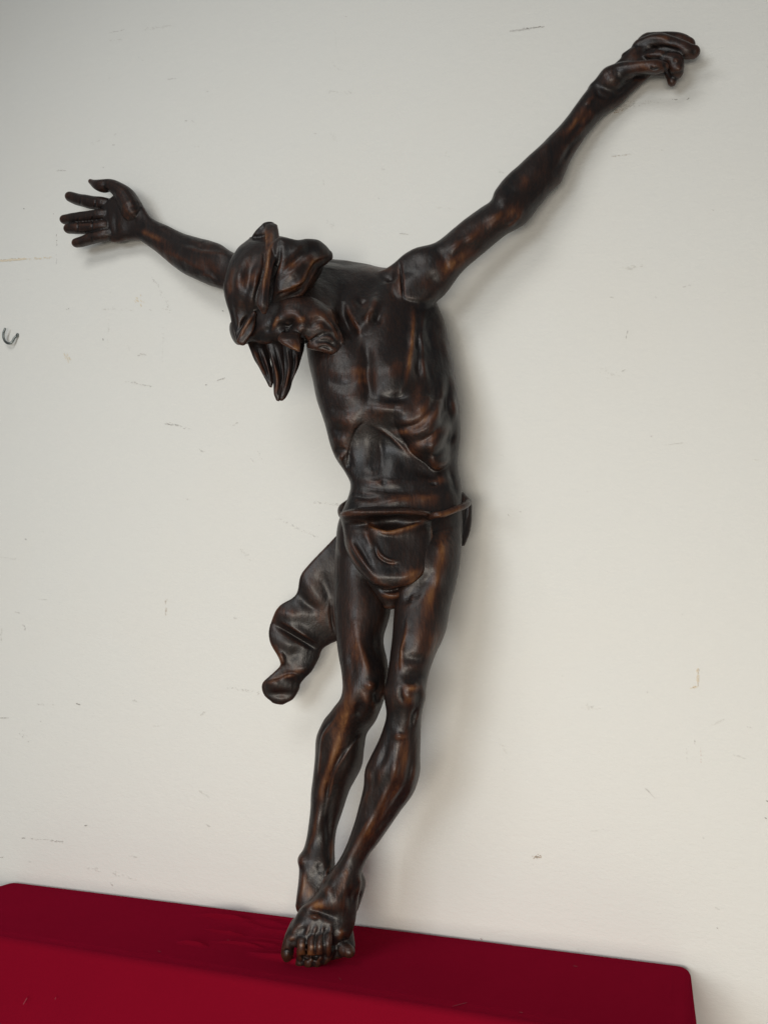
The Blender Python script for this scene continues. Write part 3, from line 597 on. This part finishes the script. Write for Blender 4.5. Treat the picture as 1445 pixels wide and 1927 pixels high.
# loincloth front panel with its turned-over hem
L = Soup()
L.loft([(640, 969, 814, 968, 0.203, .74), (644, 985, 815, 982, 0.182, .65), (648, 1005, 815, 1002, 0.186, .66), (651, 1030, 815, 1028, 0.190, .68), (660, 1052, 813, 1050, 0.196, .70), (676, 1076, 804, 1072, 0.203, .74),
        (698, 1096, 785, 1090, 0.211, .85), (718, 1106, 756, 1103, 0.221, 1.1)], n=48, sub=6, caps=(.3, .4), p=3.3)
L.loft([(690, 1095, 790, 1093, 0.191, .6), (706, 1115, 772, 1115, 0.195, .65), (722, 1138, 750, 1138, 0.193, .8)], n=24, caps=(.3, .6))
ls = [
 (E_, [(650, 975), (685, 978), (705, 992), (728, 999), (760, 992), (785, 982), (811, 972)], 14, 8), (BL, 735, 980, 40, 9, -6, -9), (R, [(690, 985), (712, 998), (735, 1003), (765, 996), (790, 985), (808, 976)], 4, 5), (R, [(700, 978), (730, 984), (770, 978)], 6, -4),
 (R, [(654, 1010), (672, 1040), (690, 1065), (712, 1094)], 4, 4.5), (R, [(664, 1005), (684, 1040), (702, 1075)], 5, -4), (R, [(705, 1030), (712, 1048), (728, 1059), (752, 1060)], 2.2, -3.5), (R, [(706, 1024), (715, 1042), (732, 1053), (752, 1055)], 3, 2.5), (R, [(684, 995), (695, 1020), (704, 1040)], 6, 4), (BL, 770, 1030, 30, 34, 0, -4), (BL, 775, 1082, 22, 14, -20, 6), (BL, 735, 1086, 30, 12, 0, 4), (R, [(716, 1098), (740, 1104), (766, 1098), (796, 1078)], 3, 3), (R, [(706, 1106), (735, 1112), (765, 1104)], 3.5, -7),
 ('E', [(813, 976), (813, 1015), (814, 1058)], 16, 4), (R, [(715, 1118), (740, 1122), (765, 1116)], 5, 4), (R, [(730, 1078), (745, 1070), (760, 1076)], 5, -2.5),
]
lw = [([(690, 985), (715, 1000), (740, 1002), (770, 994), (805, 976)], 6, .85), (776, 1082, 20, 12, -20, 1.0), ([(812, 985), (813, 1040)], 4, .6), (700, 1005, 12, 20, -20, .45), ([(707, 1035), (716, 1050), (732, 1059), (752, 1060)], 2.5, .8), (712, 1090, 16, 8, 30, .35), ([(712, 1120), (740, 1123), (766, 1117)], 5, .5), ([(655, 1015), (660, 1042), (680, 1072)], 2.5, .4)]
lme = L.remesh(0.0019); sculpt(lme, ls, lw, 3, 1)
cloth_o = link('loincloth', lme, WOOD, root)
K = Soup()
K.tube([(654, 946, .150, 6), (645, 958, .165, 9.5), (648, 970, .188, 9), (664, 975, .212, 7), (690, 978, .17, 6), (745, 978, .14, 6), (795, 976, .18, 6), (816, 970, .218, 6), (835, 967, .213, 6), (858, 958, .194, 6.5), (874, 951, .170, 7), (880, 945, .14, 8)], n=14, sub=6)
kme = K.remesh(0.0019); sculpt(kme, [(R, [(815, 972), (845, 966), (870, 955)], 2, 2), (R, [(640, 955), (648, 968)], 3, -3)], [([(815, 970), (845, 966), (875, 952)], 6, .8)], 2, 1)
link('waist_cord', kme, WOOD, root)
T = Soup()
T.loft([(662, 985, 705, 1030, .135, .22), (638, 1003, 680, 1062, .122, .2), (606, 1036, 664, 1112, .110, .19), (568, 1078, 655, 1165, .102, 0.19), (557, 1118, 645, 1198, .095, 0.20), (527, 1140, 622, 1212, .098, 0.21), (508, 1175, 607, 1222, .098, 0.22), (508, 1208, 600, 1240, .096, 0.22),
        (526, 1241, 588, 1263, .094, 0.25), (527, 1252, 575, 1276, .094, 0.26), (510, 1270, 566, 1287, .095, 0.26), (494, 1287, 563, 1298, .097, 0.26), (497, 1307, 552, 1315, .096, 0.26), (512, 1321, 536, 1324, .094, 0.31)], n=36, sub=6, caps=(.3, .5))
tme = T.remesh(0.0019)
sculpt(tme, [(BL, 545, 1155, 28, 14, 10, 7), (E_, [(516, 1166), (545, 1182), (570, 1197), (598, 1214)][::-1], 16, 9), ('R', [(512, 1172), (540, 1190), (575, 1210), (600, 1224)], 5, -8), (BL, 540, 1212, 26, 12, 25, 4), (R, [(526, 1225), (532, 1242), (530, 1255)], 4, 5), (E_, [(496, 1283), (520, 1278), (545, 1268), (566, 1270)], 18, 10), (BL, 528, 1306, 22, 8, 0, -5), (R, [(535, 1262), (560, 1262), (585, 1255)], 6, 4), (R, [(575, 1080), (590, 1120), (612, 1150)], 10, 4), (R, [(600, 1060), (615, 1110), (622, 1160)], 9, -4), (R, [(560, 1110), (575, 1135), (605, 1150)], 8, -4), (R, [(622, 1130), (625, 1170), (630, 1192)], 3, -4), (BL, 555, 1230, 10, 14, 30, -3)],
       [(545, 1152, 30, 9, 10, .6), (604, 1160, 18, 26, 0, .55), ([(512, 1210), (522, 1228), (530, 1248)], 7, .7), ([(500, 1284), (525, 1275), (550, 1266), (575, 1262)], 5, .7), (556, 1255, 18, 8, 0, .5), (590, 1090, 20, 30, 0, .3), (528, 1310, 16, 6, 0, .4), (516, 1165, 6, 20, 0, .5)], 3, 1)
link('cloth_tail', tme, WOOD, root)
Q = Soup()
Q.loft([(850, 930, 874, 928, .10, .6), (852, 945, 887, 944, .098, .6), (850, 970, 889, 968, .096, .5), (850, 1000, 885, 1000, .094, .45), (850, 1022, 875, 1026, .092, .4)], n=24)
qme = Q.remesh(0.0019); sculpt(qme, [(R, [(876, 935), (878, 960), (872, 990)], 3, -4)], [(878, 942, 8, 10, 0, .5)], 2, 1)
link('cloth_fold', qme, WOOD, root)

# ---------------------------------------------------------------- red tablecloth
bx0 = on_table(35, 1655)[0]; bx1 = on_table(1298, 1818)[0]
yb = -0.004
yf = on_table(560, 1858)[1]
def cloth_sheet():
    v = []; f = []
    rc = 0.022; re = 0.012                     # corner and edge rounding
    xs0, xs1, ys0, ys1 = bx0, bx1, yf, yb
    # outline of the top, sampled evenly, with rounded corners
    def outline(off):
        pts = []
        a = (xs0 - off, ys0 - off, xs1 + off, min(ys1 + off, -0.002))
        r = rc + off
        corners = [((a[2] - r, a[1] + r), -90), ((a[2] - r, a[3] - r), 0), ((a[0] + r, a[3] - r), 90), ((a[0] + r, a[1] + r), 180)]
        for i, (c, st) in enumerate(corners):
            for k in range(9):
                t = math.radians(st + 90 * k / 8)
                pts.append((c[0] + r * math.cos(t), c[1] + r * math.sin(t)))
            nx = corners[(i + 1) % 4]; t = math.radians(nx[1])
            e0 = pts[-1]; e1 = (nx[0][0] + r * math.cos(t), nx[0][1] + r * math.sin(t))
            m = 70 if i in (1, 3) else 16
            for k in range(1, m): pts.append((e0[0] + (e1[0] - e0[0]) * k / m, e0[1] + (e1[1] - e0[1]) * k / m))
        return pts
    O = outline(0); n = len(O)
    rings = []
    def z_top(x, y):
        z = TABLE_Z
        q, _ = proj(np.array([[x, y, TABLE_Z]])); px, py = q[0]
        return z
    # skirt from the hem upwards, then over the edge
    for k in range(16):
        t = k / 15; z = 0.03 + (TABLE_Z - re - 0.03) * t
        ring = []
        for j in range(n):
            x, y = O[j]
            x2, y2 = outline_n[j] if False else (x, y)
            amp = (1 - t) ** 1.3
            wv = 0.022 * amp * (math.sin(j * 0.33) + 0.6 * math.sin(j * 0.71 + 1.3))
            cx, cy = (xs0 + xs1) / 2, (ys0 + ys1) / 2
            # outward direction from neighbours
            a = O[(j + 1) % n]; b = O[j - 1]; tx, ty = a[0] - b[0], a[1] - b[1]; ln = math.hypot(tx, ty) or 1
            ox, oy = ty / ln, -tx / ln
            sp = 0.020 * (1 - t) + wv
            yy = y + oy * sp
            ring.append((x + ox * sp * 1.0, min(yy, -0.003), z))
        rings.append(ring)
    for k in range(1, 6):
        t = math.radians(90 * k / 5)
        ring = []
        for j in range(n):
            x, y = O[j]; a = O[(j + 1) % n]; b = O[j - 1]; tx, ty = a[0] - b[0], a[1] - b[1]; ln = math.hypot(tx, ty) or 1
            ox, oy = ty / ln, -tx / ln; d = re * (1 - math.cos(t))
            ring.append((x - ox * d, y - oy * d, TABLE_Z - re + re * math.sin(t)))
        rings.append(ring)
    for r in rings: v.extend(r)
    for i in range(len(rings) - 1):
        for j in range(n):
            a = i * n + j; b = i * n + (j + 1) % n
            f.append((a, b, b + n, a + n))
    inner = rings[-1]; b0 = (len(rings) - 1) * n
    return v, f, inner, b0
v, f, inner, b0 = cloth_sheet()
f.append(tuple(range(b0, b0 + len(inner))))
me = bpy.data.meshes.new('tablecloth'); me.from_pydata(v, [], f); me.update()
bm = bmesh.new(); bm.from_mesh(me)
bmesh.ops.recalc_face_normals(bm, faces=bm.faces)
top = max(bm.faces, key=lambda q: len(q.verts))
if top.normal.z < 0: bmesh.ops.reverse_faces(bm, faces=bm.faces)
# the top itself: a finely cut sheet with the shallow creases of the photo, laid 1.5 mm over the filled top
bm.to_mesh(me); bm.free(); me.polygons.foreach_set('use_smooth', np.ones(len(me.polygons), bool))
cl = link('tablecloth', me, CLOTH)
cl['label'] = 'dark red cloth draped over the narrow table against the wall'; cl['category'] = 'tablecloth'
nx, ny = 360, 260
xs = np.linspace(bx0 + .03, bx1 - .03, nx); ys = np.linspace(yf + .016, yb - .018, ny)
X, Y = np.meshgrid(xs, ys); Zt = np.full_like(X, TABLE_Z + 0.0002)
Pq, _ = proj(np.stack([X.ravel(), Y.ravel(), Zt.ravel()], 1))
px = Pq[:, 0].reshape(X.shape); py = Pq[:, 1].reshape(X.shape)
cr = np.zeros_like(X)
r2 = random.Random(3)
flat = np.stack([px.ravel(), py.ravel()], 1)
for i in range(34):
    x0 = r2.uniform(330, 560); yl = 1690 + (x0 - 330) * 0.09 + r2.uniform(0, 100); ln = r2.uniform(40, 120)
    line = catmull([(x0, yl), (x0 + ln * .5, yl + ln * .06 + r2.uniform(-3, 5)), (x0 + ln, yl + ln * .14)], 4)
    d, sd, t = poly_dist(flat, line)
    fd = np.clip(np.minimum(t, 1 - t) / .3, 0, 1)
    cr += (r2.uniform(.3, 1.1) * np.exp(-(d / r2.uniform(1.8, 3.6)) ** 2) * fd * np.where((t <= 0) | (t >= 1), 0, 1)).reshape(X.shape)
edgef = np.clip(np.minimum(np.minimum(X - xs[0], xs[-1] - X), np.minimum(Y - ys[0], ys[-1] - Y)) / .02, 0, 1)
Zt = Zt + (0.0045 * cr + 0.0009 * edgef) * np.clip(edgef, 0, 1)
vv = np.stack([X.ravel(), Y.ravel(), Zt.ravel()], 1)
ff = [(j * nx + i, j * nx + i + 1, (j + 1) * nx + i + 1, (j + 1) * nx + i) for j in range(ny - 1) for i in range(nx - 1)]
link('cloth_top', mesh('cloth_top', vv, ff), CLOTH, cl)

lv, lf = [], []
for x, y, a, ln, wd in ((48, 1884, -60, 7, .8), (105, 1879, -70, 2, .7), (1082, 1818, 10, 4, .5), (905, 1767, 30, 2, .5), (640, 1842, 50, 3, .5), (300, 1790, 20, 3, .4), (980, 1905, 15, 3, .5), (865, 1890, -15, 14, .4), (430, 1770, 70, 2, .5)):
    a = math.radians(a); i0 = len(lv)
    fr = y > 1783 + x * .135
    for dx, dy in ((-ln, -wd), (ln, -wd), (ln, wd), (-ln, wd)):
        qx, qy = x + dx * math.cos(a) - dy * math.sin(a), y + dx * math.sin(a) + dy * math.cos(a)
        if fr: lv.append(at(qx, qy, -yf + .012))
        else: lv.append(on_table(qx, qy, .0022))
    lf.append((i0, i0 + 1, i0 + 2, i0 + 3))
link('lint', mesh('lint', lv, lf, False), plain('lint_fibre', (.21, .02, .035), .9), cl, kind='stuff')

# ---------------------------------------------------------------- wire hook screwed into the wall
hk = bpy.data.objects.new('wall_hook', None); COL.objects.link(hk); hk.location = at(35, 630, 0.0); bpy.context.view_layer.update()
hk['label'] = 'small bare steel screw hook in the wall at the left edge'; hk['category'] = 'hook'
S = Soup()
S.tube([(34.5, 630.5, -.004, 2.2), (33, 632, .005, 2.2), (28, 636, .010, 2.2), (24, 643, .013, 2.2), (18, 646.5, .015, 2.2), (11, 643, .017, 2.2), (7.5, 635, .018, 2.2), (7.5, 627, .019, 2.2), (10.5, 618.5, .020, 2.0)], n=14, sub=6, caps=(.3, .6))
link('hook_wire', mesh('hook_wire', S.v, S.f), STEEL, hk)
S = Soup()
c = at(34.5, 630.5, 0); th = np.linspace(0, 2 * math.pi, 20, endpoint=False)
R = [np.array([c + np.array([r * math.cos(t), -d, r * math.sin(t)]) for t in th]) for r, d in ((.0052, .0005), (.0052, .003), (.0044, .0042), (.003, .0048))]
S.rings(R)
link('hook_collar', mesh('hook_collar', S.v, S.f), STEEL, hk)

# ---------------------------------------------------------------- scuffs, chips and bare spots in the wall paint
def wall_pt(x, y, off):
    q = at(x, y, off); return q
marks = {'dark': ([], []), 'grey': ([], []), 'brown': ([], []), 'tan': ([], []), 'red': ([], []), 'faint': ([], [])}
def flake(kind, x, y, a, b, ang, off):
    v, f = marks[kind]; i0 = len(v); k = 7
    for j in range(k):
        t = 2 * math.pi * j / k; q = rnd.uniform(.6, 1.25)
        dx = a * q * math.cos(t); dy = b * q * math.sin(t)
        v.append(wall_pt(x + dx * math.cos(ang) - dy * math.sin(ang), y + dx * math.sin(ang) + dy * math.cos(ang), off))
    f.append(tuple(range(i0, i0 + k)))
cnt = [0]
def nxt():
    cnt[0] += 1; return 0.0003 + 0.0000011 * cnt[0]
def scuff(kind, x0, y0, x1, y1, wd, dens=0.5, jit=1.0):
    ln = math.hypot(x1 - x0, y1 - y0); ang = math.atan2(y1 - y0, x1 - x0)
    for i in range(max(1, int(ln * dens))):
        t = rnd.random()
        flake(kind, x0 + (x1 - x0) * t + rnd.gauss(0, jit), y0 + (y1 - y0) * t + rnd.gauss(0, jit * .7), rnd.uniform(.5, 2.2) * wd, rnd.uniform(.3, .7) * wd, ang + rnd.gauss(0, .15), nxt())
for s in [
 ('grey', 207, 62, 234, 56, 1.0, .7, .5), ('faint', 206, 76, 230, 74, 1.2, .5, 1), ('faint', 272, 54, 322, 48, 1.6, .5, 2), ('grey', 317, 149, 334, 147, .9, .8, .4), ('grey', 390, 172, 393, 172, 1.1, 1, .4), ('grey', 262, 108, 268, 114, .8, .6, 1), ('dark', 349, 227, 351, 227, 1.0, 1, .3), ('grey', 361, 227, 366, 230, .9, .8, .4), ('dark', 213, 273, 216, 273, 1.2, 1, .4), ('grey', 214, 257, 220, 251, .8, .7, .6), ('faint', 172, 270, 190, 264, 1.2, .5, 2),
 ('grey', 109, 321, 124, 321, 1.3, .8, .7), ('grey', 194, 314, 196, 315, 1.2, 1, .5), ('dark', 44, 392, 46, 393, 1.2, 1, .5), ('grey', 101, 402, 102, 404, 1, 1, .4), ('faint', 368, 276, 376, 275, 1, .7, .5), ('grey', 650, 31, 652, 31, 1, 1, .3), ('faint', 632, 70, 632, 92, .7, .5, .5), ('faint', 624, 118, 640, 132, 1.5, .5, 4), ('faint', 620, 172, 668, 176, 1.4, .35, 2), ('grey', 590, 250, 595, 252, 1, .8, 1), ('faint', 620, 245, 632, 266, 1.2, .5, 3), ('grey', 608, 338, 610, 350, .8, .5, .5), ('grey', 712, 373, 714, 374, 1, 1, .4), ('grey', 718, 318, 726, 320, 1.1, .6, 1.2), ('faint', 620, 418, 632, 432, 1.3, .6, 4),
 ('grey', 958, 59, 1021, 50, 1.6, .9, 1.1), ('dark', 985, 54, 1020, 50, 1.2, .5, .8), ('faint', 1150, 294, 1184, 290, 1.6, .7, 1), ('brown', 1154, 294, 1184, 290, .7, .35, .7), ('grey', 1242, 282, 1247, 283, 1, .8, .6), ('grey', 1340, 395, 1342, 395, 1.4, 1, .6), ('grey', 752, 439, 768, 441, 1.3, .8, .8), ('faint', 820, 390, 855, 393, 1, .4, 1), ('faint', 938, 320, 945, 325, 1.6, .6, 2), ('faint', 836, 286, 842, 292, 1.2, .6, 2),
 ('grey', 1153, 208, 1195, 195, 1.4, .9, 4.5), ('brown', 1153, 212, 1170, 204, 1.2, .8, 3), ('dark', 1255, 186, 1275, 187, .9, .25, 1), ('dark', 1290, 188, 1298, 182, 1, .4, 1), ('faint', 1200, 195, 1240, 190, 1.4, .4, 3),
 ('tan', 0, 491, 48, 487, 2.0, 2.0, .9), ('tan', 56, 487, 95, 485, 1.3, .7, 1.5), ('brown', 0, 489, 48, 485, .6, .4, .7), ('dark', 107, 440, 107, 462, .8, .5, .5), ('dark', 107, 475, 107, 500, .6, .25, .5), ('dark', 127, 582, 132, 580, 1, .8, .4), ('grey', 285, 522, 300, 540, .9, .6, 1), ('grey', 300, 540, 322, 590, .8, .45, 2), ('dark', 418, 584, 420, 585, 1, 1, .4), ('dark', 194, 637, 195, 640, 1, 1, .3), ('grey', 242, 650, 244, 660, .6, .5, .5), ('grey', 260, 668, 273, 667, 1.2, .9, 1.5), ('tan', 124, 665, 130, 680, 1.8, .8, 2), ('tan', 258, 560, 266, 572, 1.6, .7, 3), ('faint', 205, 600, 203, 655, .7, .4, .5), ('faint', 308, 610, 306, 680, .7, .3, .5), ('faint', 185, 582, 330, 582, 1.2, .12, 2),
 ('grey', 237, 717, 284, 727, 1.1, .55, 1), ('dark', 385, 724, 389, 724, .9, 1, .7), ('grey', 410, 716, 423, 711, 1.2, .9, .5), ('dark', 412, 715, 420, 712, .8, .5, .3), ('grey', 313, 797, 355, 806, 1.3, .5, 2), ('dark', 316, 798, 332, 800, 1, .5, .8), ('grey', 437, 800, 450, 796, 1, .6, 2), ('grey', 376, 846, 382, 850, 1.2, .9, 1.8), ('grey', 472, 863, 476, 868, .9, .6, 1), ('grey', 485, 848, 500, 875, .7, .35, 2), ('dark', 352, 939, 354, 940, .9, 1, .3), ('dark', 48, 1014, 50, 1015, 1, 1, .5), ('grey', 590, 945, 640, 950, 1, .55, 1.5), ('grey', 520, 975, 600, 1012, .9, .4, 2), ('grey', 452, 1032, 472, 1054, .9, .5, 2), ('faint', 0, 1048, 30, 1052, 1, .6, 1),
 ('faint', 1172, 505, 1204, 500, 1.6, .5, 3), ('grey', 1285, 540, 1298, 536, .9, .7, .4), ('grey', 1177, 637, 1180, 622, 1.1, .9, .3), ('grey', 1232, 556, 1233, 559, .9, 1, .3), ('grey', 1145, 559, 1155, 559, .8, .6, .5), ('grey', 1168, 700, 1174, 696, 1, .7, .6), ('faint', 1124, 692, 1160, 710, 1.4, .5, 5), ('grey', 1220, 819, 1226, 821, 1.1, .9, .8), ('grey', 1248, 838, 1284, 833, .8, .6, .4), ('faint', 930, 852, 946, 858, .8, .5, 1), ('grey', 956, 969, 958, 973, .9, .9, .4), ('grey', 975, 960, 980, 963, 1, .7, 1), ('faint', 1414, 866, 1428, 865, 1, .7, .5),
 ('tan', 1312, 1258, 1312, 1288, 1.5, .9, 1.2), ('brown', 1313, 1258, 1313, 1292, .7, .5, .8), ('tan', 1300, 1294, 1312, 1292, 1.8, 1.2, 1.5), ('brown', 1302, 1294, 1310, 1292, .8, .8, 1), ('faint', 1096, 1330, 1124, 1334, 1.4, .6, 3), ('grey', 1290, 1408, 1291, 1408, 1.3, 1, .8), ('faint', 1291, 1412, 1291, 1434, .8, .6, .6), ('red', 1317, 1405, 1319, 1436, .6, .5, .5), ('grey', 1304, 1392, 1307, 1398, 1.1, .9, 1.2), ('grey', 1405, 1368, 1411, 1369, .9, .9, .3), ('faint', 1335, 1366, 1362, 1353, 1.2, .5, 1), ('dark', 1212, 1482, 1220, 1490, .8, .9, .4), ('grey', 1218, 1488, 1231, 1502, .7, .8, .4), ('faint', 1380, 1420, 1400, 1428, 1.2, .5, 1.5), ('dark', 1442, 1507, 1444, 1509, 1.4, 1, .8), ('dark', 1440, 1540, 1442, 1541, 1, 1, .5), ('grey', 1321, 1576, 1323, 1578, .9, 1, .5), ('grey', 1216, 1302, 1220, 1303, .8, .8, .6),
 ('brown', 1004, 1614, 1016, 1612, 1.4, 1.6, 2.5), ('dark', 1006, 1614, 1014, 1612, .9, .9, 1.6), ('faint', 940, 1392, 952, 1420, 1.2, .4, 2), ('faint', 1110, 1565, 1140, 1560, 1, .4, 1),
 ('grey', 72, 1128, 88, 1128, .9, .5, .5), ('grey', 30, 1152, 36, 1153, 1.1, .9, 1), ('dark', 44, 1176, 49, 1186, .9, .6, .8), ('faint', 3, 1180, 3, 1205, 1, .6, .5), ('brown', 312, 1128, 312, 1158, .8, .5, 1), ('grey', 440, 1162, 444, 1164, 1, .9, .8), ('dark', 145, 1324, 150, 1326, 1.3, 1.2, .6), ('grey', 250, 1317, 254, 1320, 1.3, 1, 1.5), ('grey', 378, 1346, 386, 1340, 1.1, .8, 1.5), ('dark', 0, 1351, 17, 1351, 1, .7, .4), ('grey', 57, 1325, 105, 1326, .7, .3, 1), ('dark', 77, 1357, 78, 1358, .9, 1, .3), ('grey', 38, 1374, 55, 1392, 1, .35, 4), ('grey', 290, 1366, 300, 1366, .8, .7, .5), ('grey', 425, 1293, 485, 1303, .9, .35, 2), ('grey', 482, 1310, 487, 1305, .8, .8, .4),
 ('dark', 42, 1577, 47, 1577, 1.1, 1, .4), ('grey', 56, 1578, 118, 1584, .9, .5, 1.2), ('dark', 98, 1582, 118, 1584, 1, .5, 1.2), ('dark', 160, 1554, 164, 1553, 1.2, 1, .6), ('dark', 2, 1614, 6, 1613, 1, .9, .4), ('grey', 55, 1621, 58, 1622, 1, 1, .4), ('grey', 243, 1610, 256, 1613, 1, .9, .5), ('grey', 390, 1552, 394, 1555, 1.2, .9, .8), ('faint', 370, 1485, 392, 1500, 1, .6, 1), ('grey', 208, 1660, 212, 1666, 1, .7, 1), ('faint', 160, 1632, 260, 1655, 1.2, .25, 3), ('faint', 1090, 1790, 1095, 1790, 1.5, 1, 3), ('dark', 1348, 1746, 1350, 1747, .9, 1, .3), ('grey', 1345, 1708, 1352, 1712, .9, .7, 1)]:
    scuff(*s)
for k in range(70):
    flake(rnd.choice(['faint', 'faint', 'grey']), rnd.uniform(0, 1445), rnd.uniform(0, 1700), rnd.uniform(.5, 1.3), rnd.uniform(.3, .6), rnd.uniform(-.6, .6), nxt())
mc = {'dark': (.34, .325, .30), 'grey': (.60, .59, .56), 'brown': (.46, .37, .28), 'tan': (.75, .67, .53), 'red': (.60, .42, .36), 'faint': (.71, .705, .67)}
for k, (v, f) in marks.items():
    o = link('paint_scuffs', mesh('paint_scuffs', v, f, False), plain('scuff_' + k, mc[k], .85, 0, .2, 300), wall, kind='stuff')
